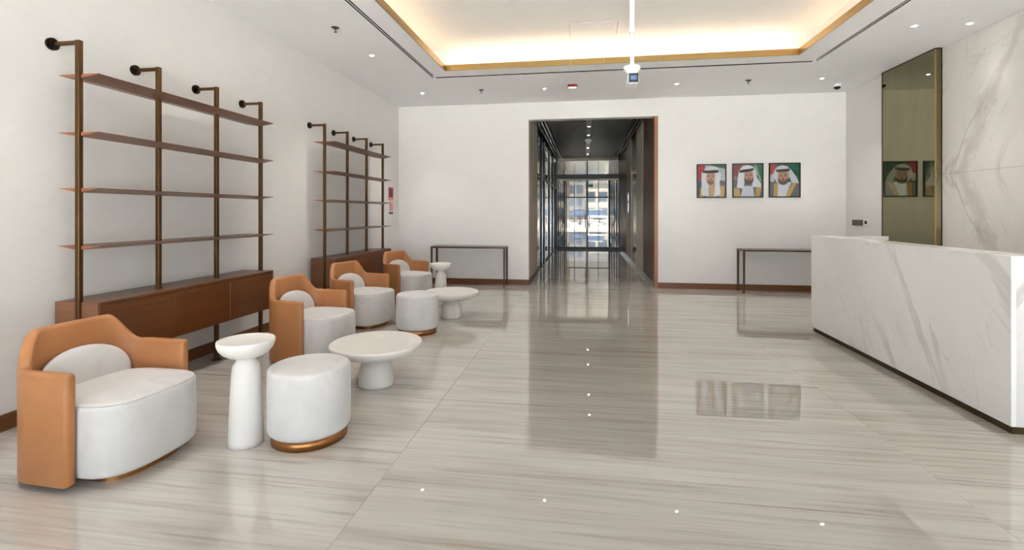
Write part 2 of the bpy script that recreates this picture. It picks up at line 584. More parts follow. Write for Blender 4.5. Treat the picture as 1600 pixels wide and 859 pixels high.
# brass lip of the cove, in lengths butted together
tr = struct(bpy.data.objects.new('trim_1', None)); COL.objects.link(tr)
zg0, zg1 = ZC - 0.004, ZC + 0.082
cuts = [CX0, -1.55, -0.95, -0.2, 0.28, 1.05, 1.9, CX1]
for a, b in zip(cuts, cuts[1:]):
    box('brass_strip', a + 0.001, b - 0.001, CY1 - 0.012, CY1, zg0, zg1, M_gold, tr)
ycuts = [CY0, 1.8, 4.3, CY1 - 0.012]
for a, b in zip(ycuts, ycuts[1:]):
    box('brass_strip', CX0, CX0 + 0.012, a + 0.001, b - 0.001, zg0, zg1, M_gold_y, tr)
    box('brass_strip', CX1 - 0.012, CX1, a + 0.001, b - 0.001, zg0, zg1, M_gold_y, tr)
box('brass_strip', CX0, CX1, CY0, CY0 + 0.012, zg0, zg1, M_gold, tr)

# led strips in the trough
zs = zt + 0.021
for name, b4, lab in (('left', (CX0 - 0.22, CX0 - 0.19, CY0, CY1 + 0.05), 'warm cove light strip hidden behind the left brass lip'),
                      ('right', (CX1 + 0.19, CX1 + 0.22, CY0, CY1 + 0.05), 'warm cove light strip hidden behind the right brass lip'),
                      ('far', (CX0 - 0.05, CX1 + 0.05, CY1 + 0.19, CY1 + 0.22), 'warm cove light strip hidden behind the far brass lip'),
                      ('near', (CX0 - 0.05, CX1 + 0.05, CY0 - 0.22, CY0 - 0.19), 'warm cove light strip behind the brass lip nearest the entrance')):
    o = box('light_strip', b4[0], b4[1], b4[2], b4[3], zs, zs + 0.012, M_led)
    tag(o, lab, 'light strip', 'cove light strips')

# linear slot diffusers
def slot(label, x0, x1, y0, y1, along):
    t = thing('slot_diffuser', label, 'air diffuser', ((x0 + x1) / 2, (y0 + y1) / 2, ZC), 0, 'ceiling slot diffusers')
    ax, ay = (x0 + x1) / 2, (y0 + y1) / 2
    L = (lambda v, k: v - (ax if k == 0 else ay))
    bm = bmesh.new()
    X0, X1, Y0, Y1 = L(x0, 0), L(x1, 0), L(y0, 1), L(y1, 1)
    add_box(bm, X0, X1, Y0, Y1, 0.044, 0.048)
    if along == 'y':
        add_box(bm, X0, X0 + 0.002, Y0, Y1, 0.004, 0.044); add_box(bm, X1 - 0.002, X1, Y0, Y1, 0.004, 0.044)
    else:
        add_box(bm, X0, X1, Y0, Y0 + 0.002, 0.004, 0.044); add_box(bm, X0, X1, Y1 - 0.002, Y1, 0.004, 0.044)
    obj('plenum', bm, M_void, t)
    if along == 'y':
        box('center_bar', -0.006, 0.006, Y0, Y1, 0, 0.003, M_white, t)
        for a, b in ((X0, X0 + 0.003), (X1 - 0.003, X1)):
            box('edge_bar', a, b, Y0, Y1, -0.001, 0.004, M_white, t)
    else:
        box('center_bar', X0, X1, -0.005, 0.005, 0.012, 0.016, M_chrome, t)
        box('edge_bar', X0, X1, Y0, Y0 + 0.005, 0, 0.004, M_white, t)
        box('edge_bar', X0, X1, Y1 - 0.003, Y1, 0.001, 0.004, M_black, t)
slot('pair of dark air slots along the left side of the ceiling', LX, LX + SW, CY0, FY + SW, 'y')
slot('pair of dark air slots along the right side of the ceiling', RX, RX + SW, CY0, FY + SW, 'y')
slot('thin dark air slot across the far end of the ceiling', LX + SW, RX, FY, FY + SW, 'x')

# access panel in the upper ceiling
ap = thing('access_panel', 'square white access panel set flush in the raised ceiling', 'access panel', (0.12, 6.75, UZ))
box('panel', -0.32, 0.32, -0.25, 0.25, -0.006, -0.0005, M_cove, ap, bev=0.002, seg=1)
bm = bmesh.new()
for a in ((-0.33, -0.323, -0.26, 0.26), (0.323, 0.33, -0.26, 0.26), (-0.323, 0.323, -0.26, -0.253), (-0.323, 0.323, 0.253, 0.26)):
    add_box(bm, *a, -0.004, -0.0005)
obj('gap_frame', bm, M_chrome, ap)

struct(box('roof', XL - 0.3, XR + 0.3, YF - 0.2, VY1, UZ + 0.2, UZ + 0.4, M_ceil))  # unseen slab added to stop sun leaking through the ceiling gaps

# baseboards
BH = 0.108
struct(box('baseboard_left', XL, XL + 0.014, YF, YB, 0, BH, M_skirt_y))
struct(box('baseboard_back_left', XL + 0.014, OX0, YB - 0.014, YB, 0, BH, M_skirt))
struct(box('baseboard_back_right', OX1 + 0.064, XR, YB - 0.014, YB, 0, BH, M_skirt))
struct(box('baseboard_passage', OX0, OX0 + 0.012, YB, 11.07, 0, BH, plain('dark_skirting', srgb(70, 58, 44), 0.35)))

# ------------------------------------------------------------------ the passage
struct(box('wall_passage_left', OX0 - 0.2, OX0, YB + 0.2, 11.07, 0, UZ + 0.2, M_beigecol))
box_l = struct(box('wall_passage_glazed', OX0 - 0.25, OX0 - 0.06, 11.07, HY1, 0, UZ + 0.2, M_darkmetal))
ys = [11.07, 12.47, 13.30, 15.30, 16.95, HY1]
for a, b in zip(ys, ys[1:]):
    box('glass_panel', OX0 - 0.06, OX0 - 0.045, a + 0.03, b - 0.03, 0.06, 2.30, M_shopglass, box_l)
    box('glass_panel', OX0 - 0.06, OX0 - 0.045, a + 0.03, b - 0.03, 2.36, 3.30, M_shopglass, box_l)
    box('steel_mullion', OX0 - 0.06, OX0, a, a + 0.03, 0, 3.36, M_steel, box_l)
    box('dark_mullion', OX0 - 0.06, OX0 - 0.01, b - 0.03, b, 0, 3.36, M_darkmetal, box_l)
box('transom', OX0 - 0.06, OX0 - 0.02, 11.07, HY1, 2.30, 2.36, M_darkmetal, box_l)
wpr = struct(box('wall_passage_right', OX1 + 0.064, OX1 + 0.25, YB + 0.2, HY1, 0, UZ + 0.2, M_darkmetal))
xs_ = OX1 + 0.064
box('jamb_panel', OX1, xs_, YB - 0.012, YB + 0.20, 0, OZ, M_jamb, wpr)
box('wood_panel', OX1 + 0.01, xs_, YB + 0.2, 10.28, 0.10, HZ, M_hallwood, wpr)
box('wood_panel', OX1 + 0.01, xs_, 10.285, 11.12, 0.10, HZ, M_hallwood, wpr)
box('beige_panel', OX1 + 0.005, xs_, 11.13, 12.54, 0.10, HZ, M_hallbeige, wpr)
box('beige_panel', OX1 + 0.005, xs_, 13.97, 15.42, 0.10, HZ, M_hallbeige, wpr)
box('wood_panel', OX1 + 0.01, xs_, 15.43, 17.0, 0.10, HZ, M_hallwood, wpr)
box('wood_panel', OX1 + 0.01, xs_, 17.005, HY1, 0.10, HZ, M_hallwood, wpr)
box('skirting', OX1 - 0.005, xs_, YB + 0.2, HY1, 0, 0.10, M_steel, wpr)
dr = struct(bpy.data.objects.new('door_1', None)); COL.objects.link(dr)
for a, b in ((12.56, 13.25), (13.255, 13.95)):
    box('lift_door_leaf', OX1 + 0.035, xs_, a, b, 0.10, 2.55, M_liftdoor, dr)
box('lift_door_head', OX1 + 0.02, xs_, 12.55, 13.96, 2.55, HZ, M_darkmetal, dr)
lp = thing('lift_indicator', 'small lit lift call panel on the beige strip in the passage', 'lift panel', (OX1 + 0.005, 14.7, 1.65))
box('plate', -0.008, 0, -0.09, 0.09, -0.28, 0.36, M_steel, lp)
box('display', -0.011, -0.008, -0.06, 0.06, 0.12, 0.30, glow('lift_display', (0.9, 0.95, 1, 1), 0.28), lp)
box('button_plate', -0.011, -0.008, -0.06, 0.06, -0.22, 0.05, glow('lift_buttons', (0.9, 0.95, 1, 1), 0.20), lp)

ch = struct(box('ceiling_passage', OX0 - 0.25, OX1 + 0.25, YB + 0.2, HY1, HZ + 0.04, UZ + 0.2, M_hallceil))
bm = bmesh.new()
n_sl = 56
for k in range(n_sl):
    x = OX0 + 0.26 + (OX1 - OX0 - 0.50) * k / (n_sl - 1)
    if abs(x - 0.108) < 0.07:
        continue
    for a, b in ((YB + 0.2, 12.0), (12.02, 15.0), (15.02, HY1)):
        add_box(bm, x - 0.007, x + 0.007, a, b, HZ - 0.012, HZ + 0.04)
so = obj('slat', bm, M_slat, ch); so['kind'] = 'stuff'
box('light_channel', 0.108 - 0.065, 0.108 + 0.065, YB + 0.2, HY1, HZ - 0.004, HZ + 0.04, M_slat, ch)
for x0 in (OX0 + 0.02, OX0 + 0.10, OX0 + 0.18, OX1 - 0.08, OX1 - 0.16):
    box('edge_rail', x0, x0 + 0.03, YB + 0.2, HY1, HZ - 0.05, HZ + 0.04, M_steel, ch)

# inner partition at the end of the passage
PX0, PX1 = OX0 - 0.03, OX1 + 0.05
d2 = struct(bpy.data.objects.new('door_2', None)); COL.objects.link(d2)
def bar(nm, x0, x1, z0, z1, m=M_darkmetal, y=HY1, dep=0.08, par=None):
    return box(nm, x0, x1, y, y + dep, z0, z1, m, par or d2)
bar('frame_post', PX0, PX0 + 0.07, 0, HZ)
bar('frame_post', PX1 - 0.07, PX1, 0, HZ)
bar('head_rail', PX0 + 0.07, PX1 - 0.07, 3.40, HZ + 0.04, M_hallbeige)
bar('transom_beam', PX0 + 0.07, PX1 - 0.07, 2.70, 2.88)
bar('transom_strip', PX0 + 0.07, PX1 - 0.07, 2.64, 2.70, M_hallbeige)
bar('bottom_rail', PX0 + 0.07, PX1 - 0.07, 0, 0.09)
for x in (-0.70, 0.11, 0.92):
    bar('mullion', x - 0.022, x + 0.022, 0.09, 2.64)
bar('mullion', 0.11 - 0.02, 0.11 + 0.02, 2.88, 3.40)
for a, b in ((PX0 + 0.07, -0.722), (-0.678, 0.088), (0.132, 0.898), (0.942, PX1 - 0.07)):
    box('pane', a, b, HY1 + 0.035, HY1 + 0.045, 0.09, 2.64, M_tint, d2)
for a, b in ((PX0 + 0.07, 0.09), (0.13, PX1 - 0.07)):
    box('pane', a, b, HY1 + 0.035, HY1 + 0.045, 2.88, 3.40, M_tint, d2)
for x in (0.03, 0.17):
    bm = bmesh.new()
    add_tube(bm, (x, HY1 - 0.05, 0.8), (x, HY1 - 0.05, 1.3), 0.014, 8)
    for z in (0.85, 1.25):
        add_tube(bm, (x, HY1 - 0.05, z), (x, HY1 + 0.036, z), 0.008, 6)
    obj('door_handle', bm, M_steel, d2)

# vestibule between the doors
struct(box('wall_vestibule_left', VX0 - 0.2, VX0, HY1, VY1, 0, UZ + 0.2, M_darkmetal))
struct(box('wall_vestibule_right', VX1, VX1 + 0.2, HY1, VY1, 0, UZ + 0.2, M_darkmetal))
for x, s in ((VX0, 1), (VX1, -1)):
    for k in range(6):
        y = 20.0 + 2.3 * k
        o = struct(box('trim_%d' % (2 + k + (0 if s > 0 else 6)), x, x + s * 0.05, y, y + 0.9, 0.1, 3.2, M_shopglass))
struct(box('ceiling_vestibule', VX0, VX1, HY1 + 0.08, VY1, HZ - 0.02, HZ + 0.3, plain('polished_pale_metal_ceiling', srgb(164, 172, 186), 0.16, metal=0.7)))
d3 = struct(bpy.data.objects.new('door_3', None)); COL.objects.link(d3)
for nm, a, b, z0, z1 in (('frame_post', VX0, VX0 + 0.10, 0, HZ - 0.02), ('frame_post', VX1 - 0.10, VX1, 0, HZ - 0.02),
                         ('frame_post', 0.09, 0.16, 0, HZ - 0.02), ('mullion', -0.72, -0.67, 0, HZ - 0.02), ('mullion', 0.92, 0.97, 0, HZ - 0.02),
                         ('rail', VX0 + 0.1, VX1 - 0.1, 2.42, 2.50)):
    bar(nm, a, b, z0, z1, y=VY1 - 0.1, par=d3)
box('pane', VX0 + 0.1, VX1 - 0.1, VY1 - 0.065, VY1 - 0.055, 0.0, HZ - 0.02, M_tint, d3)
es = tag(box('exit_sign', 0.20, 0.46, HY1 + 8.0, HY1 + 8.05, 2.80, 2.95, glow('green_sign', (0.02, 0.30, 0.14, 1), 0.10)), 'small green sign hung from the vestibule ceiling beyond the inner doors', 'sign')
bm = bmesh.new()
for x in (0.25, 0.41):
    add_tube(bm, (x, HY1 + 8.025, 2.95), (x, HY1 + 8.025, HZ - 0.02), 0.006, 6)
obj('hanger', bm, M_darkmetal, es)

# ------------------------------------------------------------------ ceiling fittings
def downlight(name_, x, y, z, label, group, r=0.030, power=14.0):
    t = thing('downlight', label, 'ceiling light', (x, y, z), 0, group)
    bm = bmesh.new()
    add_lathe(bm, [(r, -0.0005), (r + 0.012, -0.0005), (r + 0.010, -0.004), (r + 0.002, -0.005), (r, -0.002)], 24)
    obj('trim_ring', bm, M_white, t, True)
    bm = bmesh.new()
    add_lathe(bm, [(0, -0.0015), (r, -0.0015), (r, -0.0005)], 20)
    ln = obj('lens', bm, M_down, t)
    bm = bmesh.new()
    add_lathe(bm, [(0, -0.007), (0.014, -0.006), (0.018, -0.0016)], 14)
    obj('light_chip', bm, M_core, ln)
    d = bpy.data.lights.new('downlight_beam', 'SPOT')
    d.energy = power; d.spot_size = math.radians(88); d.spot_blend = 1.0; d.shadow_soft_size = 0.04
    d.color = (1.0, 0.93, 0.88)
    lo = bpy.data.objects.new('downlight_beam', d)
    lo.location = (0, 0, -0.02); lo.parent = t
    COL.objects.link(lo)
    return t
for x, y, lab in ((-2.862, 6.172, 'ceiling downlight above the left side, nearest the air slot bend'),
                  (-2.872, 8.265, 'ceiling downlight in the far left corner by the left wall'),
                  (-0.682, 8.281, 'ceiling downlight just left of the red alarm beacon'),
                  (1.510, 8.298, 'far row ceiling downlight just right of the hung security camera'),
                  (3.743, 8.307, 'ceiling downlight in the far right corner by the dome camera'),
                  (3.735, 6.125, 'ceiling downlight above the desk, left one of the near pair'),
                  (-2.865, 4.05, 'added unseen ceiling downlight above the nearer shelving rack'),  # this and the next three: out-of-view lamps added to brighten the room
                  (-2.865, 1.95, 'added unseen ceiling downlight above the nearest tub chair'),
                  (3.735, 4.00, 'added unseen ceiling downlight above the near end of the desk'),
                  (3.735, 1.90, 'added unseen ceiling downlight on the right, nearest the entrance glazing'),
                  (4.299, 6.135, 'ceiling downlight closest to the marble wall, right one of the near pair')):
    downlight('d', x, y, ZC, lab, 'lobby downlights', power=2.0 if x > 4 else 14.0)
for y, lab in ((11.8, 'first downlight in the dark slatted passage ceiling'), (13.1, 'second downlight in the dark slatted passage ceiling'),
               (15.7, 'third downlight in the dark slatted passage ceiling'), (17.4, 'last downlight in the passage ceiling, before the glass doors')):
    t = downlight('p', 0.108, y, HZ - 0.004, lab, 'passage downlights', 0.04, 9.0)
sm = thing('ceiling_sensor', 'white cone shaped detector under the passage ceiling', 'detector', (0.108, 13.9, HZ - 0.004))
bm = bmesh.new(); add_lathe(bm, [(0.10, 0), (0.10, -0.03), (0.06, -0.10), (0.03, -0.13), (0, -0.13)], 20)
obj('body', bm, M_white, sm, True)
bm = bmesh.new(); add_lathe(bm, [(0.11, 0), (0.11, -0.008), (0.101, -0.01)], 20)
obj('base_ring', bm, M_chrome, sm)

M_sprink = plain('dark_steel', srgb(84, 82, 80), 0.3, metal=0.7)
def sprinkler(x, y, label):
    t = thing('sprinkler', label, 'sprinkler', (x, y, ZC), 0, 'ceiling sprinklers')
    bm = bmesh.new(); add_lathe(bm, [(0.045, 0), (0.045, -0.004), (0.022, -0.014), (0.016, -0.016)], 20)
    obj('escutcheon', bm, M_sprink, t, True)
    bm = bmesh.new(); add_tube(bm, (0, 0, -0.014), (0, 0, -0.030), 0.010, 10)
    for s in (-1, 1):
        add_tube(bm, (s * 0.010, 0, -0.028), (s * 0.006, 0, -0.052), 0.003, 6)
    obj('body', bm, M_sprink, t)
    bm = bmesh.new(); add_lathe(bm, [(0, -0.052), (0.018, -0.053), (0.018, -0.056), (0, -0.057)], 14)
    obj('deflector', bm, M_sprink, t)
sprinkler(-2.845, 5.178, 'dark ceiling sprinkler on the left, nearest the camera')
sprinkler(-1.78, 8.20, 'dark ceiling sprinkler at the far end, left of the passage')
sprinkler(2.619, 8.25, 'dark ceiling sprinkler at the far end, right of the passage')

fb = thing('alarm_beacon', 'red and white fire alarm beacon on the ceiling before the passage', 'fire alarm', (-0.2, 8.10, ZC))
box('red_body', -0.078, 0.078, -0.05, 0.05, -0.040, 0, M_red, fb, bev=0.006)
box('white_lens', -0.070, 0.070, -0.044, 0.044, -0.072, -0.040, M_white, fb, bev=0.006)

dc = thing('dome_camera', 'small dome camera with black dome by the right wall corner', 'security camera', (4.16, 8.72, ZC))
bm = bmesh.new(); add_lathe(bm, [(0.062, 0), (0.062, -0.03), (0.055, -0.045)], 28); obj('base', bm, M_white, dc, True)
bm = bmesh.new(); add_lathe(bm, [(0.052, -0.045)] + [(0.052 * math.cos(a), -0.045 - 0.046 * math.sin(a)) for a in [PI / 2 * k / 8 for k in range(1, 8)]] + [(0, -0.091)], 28)
obj('dome', bm, M_black, dc, True)

# security camera on its drop pole
pc = thing('hung_camera', 'white security camera on a long pole under the raised ceiling', 'security camera', (0.381, 4.0, UZ))
zf = 2.592 - UZ
bm = bmesh.new(); add_tube(bm, (0, 0, 0), (0, 0, zf + 0.30), 0.0195, 16); obj('upper_pole', bm, M_white, pc, True)
bm = bmesh.new(); add_tube(bm, (0, 0, zf + 0.30), (0, 0, zf), 0.0165, 16)
add_lathe(bm, [(0.017, zf + 0.285), (0.022, zf + 0.285), (0.022, zf + 0.315), (0.0195, zf + 0.315)], 16)
obj('lower_pole', bm, M_white, pc, True)
bm = bmesh.new(); add_lathe(bm, [(0.0, 0), (0.06, 0), (0.055, -0.02), (0.02, -0.03)], 24); obj('ceiling_flange', bm, M_white, pc, True)
bm = bmesh.new(); add_lathe(bm, [(0.0165, zf + 0.012), (0.066, zf + 0.008), (0.066, zf - 0.018), (0.050, zf - 0.024), (0.046, zf - 0.042), (0.015, zf - 0.044)], 28)
obj('junction_plate', bm, M_white, pc, True)
bm = bmesh.new(); add_tube(bm, (0, 0, zf - 0.042), (0, -0.01, zf - 0.075), 0.016, 12); obj('bracket', bm, M_white, pc)
bm = bmesh.new(); add_box(bm, -0.042, 0.042, -0.12, 0.08, zf - 0.155, zf - 0.070, 0.012, 3); cb_ = obj('housing', bm, M_white, pc)
bm = bmesh.new(); add_box(bm, -0.037, 0.037, -0.124, -0.119, zf - 0.150, zf - 0.077, 0.002, 1); obj('front_rim', bm, M_lensrim, cb_)
bm = bmesh.new(); add_box(bm, -0.023, 0.023, -0.127, -0.123, zf - 0.130, zf - 0.098); obj('lens_window', bm, M_lens, cb_)

# ------------------------------------------------------------------ shelving racks
def make_rack(label):
    """local: x 0 at the wall face (out is +x), y along the wall from the first post, z up"""
    t = thing('shelving_rack', label, 'shelf rack', (XL, 2.876, 0), 0, 'wall shelving racks')
    px, pitch, n = 0.230, 0.636, 4
    L = pitch * 3
    zs_, pw = (2.388, 1.982, 1.589, 1.184), 0.0165
    for k in range(n):
        y = k * pitch
        bm = bmesh.new()
        add_box(bm, px - pw, px + pw, y - pw, y + pw, 0.012, 2.625, 0.0025, 1)
        p = obj('post', bm, M_bronze, t)
        bm = bmesh.new(); add_box(bm, 0.03, px - pw, y - 0.0125, y + 0.0125, 2.597, 2.622, 0.002, 1); obj('wall_arm', bm, M_bronze, p)
        bm = bmesh.new()
        for a, b, r1, r2 in ((0.0, 0.018, 0.043, 0.043), (0.018, 0.032, 0.030, 0.030)):
            add_tube(bm, (a, y, 2.61), (b, y, 2.61), r1, 28, r2)
        obj('wall_rosette', bm, M_blackbronze, p)
        bm = bmesh.new(); add_lathe(bm, [(0.045, 0), (0.045, 0.008), (0.028, 0.012), (0.0, 0.012)], 24, (px, y, 0)); obj('foot', bm, M_blackbronze, p)
    xa, xb = 0.062, 0.385
    for z in zs_:
        bm = bmesh.new()
        prof = [(xa, z), (xa, z - 0.004), ((xa + xb) / 2, z - 0.030), (xb, z - 0.004), (xb, z)]
        loft(bm, [[(x, 0.0, h) for x, h in prof], [(x, L, h) for x, h in prof]])
        for f in bm.faces:
            if len(f.verts) == 5:
                f.material_index = 1
        obj('shelf', bm, [M_shelf, M_shelfend], t)
    # low cabinet
    z0, z1, x0, x1 = 0.385, 0.788, 0.03, 0.385
    bm = bmesh.new()
    add_box(bm, x0, x1, 0.02, L - 0.02, z1 - 0.02, z1)
    add_box(bm, x0, x1 - 0.022, 0.02, L - 0.02, z0, z0 + 0.02)
    add_box(bm, x0, x0 + 0.012, 0.02, L - 0.02, z0 + 0.02, z1 - 0.02)
    for y in (L / 3, 2 * L / 3):
        add_box(bm, x0 + 0.012, x1 - 0.022, y - 0.01, y + 0.01, z0 + 0.02, z1 - 0.02)
    c = obj('cabinet', bm, M_walnut, t)
    for y in (0.0, L - 0.02):
        box('end_panel', x0, x1, y, y + 0.02, z0, z1, M_walnut_x, c, bev=0.0008, seg=1)
    for k in range(3):
        a = 0.02 + (L - 0.04) * k / 3 + (0.004 if k else 0.001)
        b = 0.02 + (L - 0.04) * (k + 1) / 3 - (0.004 if k < 2 else 0.001)
        box('door', x1 - 0.021, x1 - 0.001, a, b, z0, z1 - 0.024, M_walnut, c, bev=0.0015, seg=1)
        box('door_edge', x1 - 0.021, x1, b - 0.0006, b + 0.0036, z0, z1 - 0.024, M_walnut_x, c) if k < 2 else None
    return t
rack = make_rack('tall walnut and bronze shelving rack on the left wall, nearer the camera')
r2 = copy_tree(rack)
r2.location = (XL, 6.094, 0)
r2['label'] = 'smaller looking walnut and bronze shelving rack farther along the left wall'

# ------------------------------------------------------------------ tub chairs
def make_chair(label):
    t = thing('tub_chair', label, 'armchair', (0, 0, 0), 0, 'tan leather tub chairs')
    th = 0.0275
    yh, xb, R, xf = 0.365 - th, -0.375 + th, 0.205, 0.10
    # centre line from one arm end to the other, with normals
    path = []
    def seg_(a, b, n):
        for i in range(n):
            f = i / n
            path.append((a[0] + (b[0] - a[0]) * f, a[1] + (b[1] - a[1]) * f))
    def arc_(cx, cy, a0, a1, n):
        for i in range(n):
            a = a0 + (a1 - a0) * i / n
            path.append((cx + R * math.cos(a), cy + R * math.sin(a)))
    e = 0.022
    seg_((xf - e, -yh), (xb + R, -yh), 9)
    arc_(xb + R, -yh + R, -PI / 2, -PI, 14)
    seg_((xb, -yh + R), (xb, yh - R), 18)
    arc_(xb + R, yh - R, PI, PI / 2, 14)
    seg_((xb + R, yh), (xf - e, yh), 9)
    path.append((xf - e, yh))
    N = len(path)
    s = [0.0]
    for a, b in zip(path, path[1:]):
        s.append(s[-1] + math.dist(a, b))
    mid = s[-1] / 2
    def top(d):
        d = abs(d)
        f = min(1, max(0, (d - 0.195) / 0.170))
        f = f * f * (3 - 2 * f)
        return 0.778 - f * 0.176 - 0.006 * (d / 0.4) ** 2 * (1 - f)
    z0 = 0.030
    def ring(p, nrm, zt_, inset, shift, fwd):
        w = th - inset
        rc = min(0.022, w * 0.85)
        pts = []
        lo, hi = z0 + inset * 0.6, zt_ - inset
        for cx_, cz_, a0 in ((w - rc, hi - rc, 0), (-w + rc, hi - rc, PI / 2)):
            for k in range(6):
                a = a0 + PI / 2 * k / 5
                pts.append((cx_ + rc * math.cos(a), cz_ + rc * math.sin(a)))
        rb = rc * 0.35
        for cx_, cz_, a0 in ((-w + rb, lo + rb, PI), (w - rb, lo + rb, 1.5 * PI)):
            for k in range(3):
                a = a0 + PI / 2 * k / 2
                pts.append((cx_ + rb * math.cos(a), cz_ + rb * math.sin(a)))
        return [(p[0] + nrm[0] * u + fwd[0] * shift, p[1] + nrm[1] * u + fwd[1] * shift, h) for u, h in pts]
    rings = []
    for i, p in enumerate(path):
        a, b = path[max(0, i - 1)], path[min(N - 1, i + 1)]
        d = Vector((b[0] - a[0], b[1] - a[1])).normalized()
        nrm = (d.y, -d.x)
        zt_ = top(s[i] - mid)
        if i == 0:
            for k in range(5, 0, -1):
                a_ = PI / 2 * k / 5
                rings.append(ring(p, nrm, zt_, e * (1 - math.cos(a_)), -e * math.sin(a_), (d.x, d.y)))
        rings.append(ring(p, nrm, zt_, 0, 0, (d.x, d.y)))
        if i == N - 1:
            for k in range(1, 6):
                a_ = PI / 2 * k / 5
                rings.append(ring(p, nrm, zt_, e * (1 - math.cos(a_)), e * math.sin(a_), (d.x, d.y)))
    bm = bmesh.new()
    loft(bm, rings)
    obj('shell', bm, M_leather, t, True)

    def plan(inset, n=72):
        """rounded back, bowed front"""
        out = []
        ww, xm = 0.306 - inset, 0.075
        for k in range(n):
            a = 2 * PI * k / n
            ca, sa = math.cos(a), math.sin(a)
            if ca >= 0:
                q = 2.9
                x = xm + (0.318 - xm - inset) * abs(ca) ** (2 / q)
                y = ww * math.copysign(abs(sa) ** (2 / q), sa)
            else:
                q = 3.2
                x = xm - (xm + 0.305 - inset) * abs(ca) ** (2 / q)
                y = ww * math.copysign(abs(sa) ** (2 / q), sa)
            out.append((x, y))
        return out
    bm = bmesh.new()
    rings = []
    zb_, zt2, r_ = 0.044, 0.443, 0.036
    for k in range(6):
        a = PI / 2 * k / 5
        rings.append([(x, y, zb_ + 0.03 * (1 - math.sin(a))) for x, y in plan(0.03 * (1 - math.cos(a)))])
    rings.reverse()
    for z in (0.12, 0.2, 0.3):
        rings.append([(x, y, z) for x, y in plan(-0.002)])
    for k in range(7):
        a = PI / 2 * k / 6
        rings.append([(x, y, zt2 - 0.012 - r_ + r_ * math.sin(a)) for x, y in plan(r_ * (1 - math.cos(a)))])
    for f_, h in ((0.09, 0.006), (0.16, 0.010), (0.22, 0.012)):
        rings.append([(x, y, zt2 - 0.012 + h) for x, y in plan(f_)])
    rings = sorted(rings, key=lambda q: 0) if False else rings
    loft(bm, rings)
    seat = obj('seat', bm, M_velvet, t, True)
    # stitched cord round the top edge of the seat
    bm = bmesh.new()
    pl = [p for p in plan(0.0088)]
    path3 = [(x, y, zt2 - 0.024) for x, y in pl if x > -0.1]
    path3.sort(key=lambda p: math.atan2(p[1], p[0] + 0.1))
    for a, b in zip(path3, path3[1:]):
        add_tube(bm, a, b, 0.0026, 5)
    obj('seam_cord', bm, M_piping, seat, True)

    # half-moon back cushion
    bm = bmesh.new()
    rings = []
    nA, nB = 40, 14
    for j in range(nB + 1):
        v = -1 + 2 * j / nB
        w = max(1e-3, (1 - abs(v) ** 2.6)) ** (1 / 2.6)
        ring_ = []
        for i in range(nA):
            a = 2 * PI * i / nA
            y = 0.262 * w * math.copysign(abs(math.cos(a)) ** 0.9, math.cos(a))
            z = 0.205 * w * math.copysign(abs(math.sin(a)) ** 0.9, math.sin(a))
            x = 0.045 * v - 0.272 - 0.10 * (z + 0.0) + 0.45 * y * y
            ring_.append((x, y, 0.425 + z))
        rings.append(ring_)
    loft(bm, rings)
    obj('back_cushion', bm, M_velvet, t, True)

    bm = bmesh.new()
    pp = plan(0.062)
    pp = [(max(x, -0.23), y * 0.93) for x, y in pp]
    loft(bm, [[(x, y, 0.0) for x, y in pp], [(x, y, 0.050) for x, y in pp]])
    obj('plinth', bm, M_copper, t)
    return t
chair = make_chair('tan leather tub chair with pale seat, nearest the camera')
def put_chair(o, mx, my, ang):
    """mx, my: midpoint between the two arm ends"""
    ca, sa = math.cos(ang), math.sin(ang)
    o.location = (mx - 0.10 * ca, my - 0.10 * sa, 0)
    o.rotation_euler = (0, 0, ang)
put_chair(chair, -2.548, 2.405, math.radians(-2.5))
for lab, mx, my, an in (('tan leather tub chair second from the camera, behind the low round table', -2.515, 4.40, -6.5),
                        ('tan leather tub chair third from the camera, before the far rack cabinet', -2.655, 5.73, -15.0),
                        ('tan leather tub chair farthest from the camera, beside the far stool table', -2.73, 7.47, -22.0)):
    c = copy_tree(chair)
    c['label'] = lab
    put_chair(c, mx, my, math.radians(an))

# ------------------------------------------------------------------ round stools and tables
def make_pouf(label, x, y):
    t = thing('round_pouf', label, 'pouf', (x, y, 0), 0, 'pale velvet poufs')
    prof = []
    R0, zb_, zt2 = 0.246, 0.056, 0.468
    for k in range(6):
        a = PI / 2 * k / 5
        prof.append((R0 - 0.035 + 0.035 * math.sin(a), zb_ + 0.035 - 0.035 * math.cos(a)))
    prof += [(R0 + 0.001, 0.2), (R0 + 0.001, 0.3)]
    for k in range(6):
        a = PI / 2 * k / 5
        prof.append((R0 - 0.028 + 0.028 * math.cos(a), zt2 - 0.010 - 0.028 + 0.028 * math.sin(a)))
    prof += [(0.17, zt2 - 0.004), (0.09, zt2 - 0.001), (0, zt2)]
    bm = bmesh.new(); add_lathe(bm, prof, 72)
    b = obj('cushion_body', bm, M_velvet, t, True)
    bm = bmesh.new(); add_lathe(bm, [(0.225, 0.0), (0.225, 0.058), (0.21, 0.058), (0.21, 0.0)], 64)
    obj('plinth', bm, M_copper, t, True)
    return t
po = make_pouf('pale grey velvet pouf on a bronze plinth, nearest the camera', -1.728, 2.830)
p2 = copy_tree(po)
p2.location = (-1.966, 5.482, 0)
p2['label'] = 'pale grey velvet pouf farther back, beside the small low table'

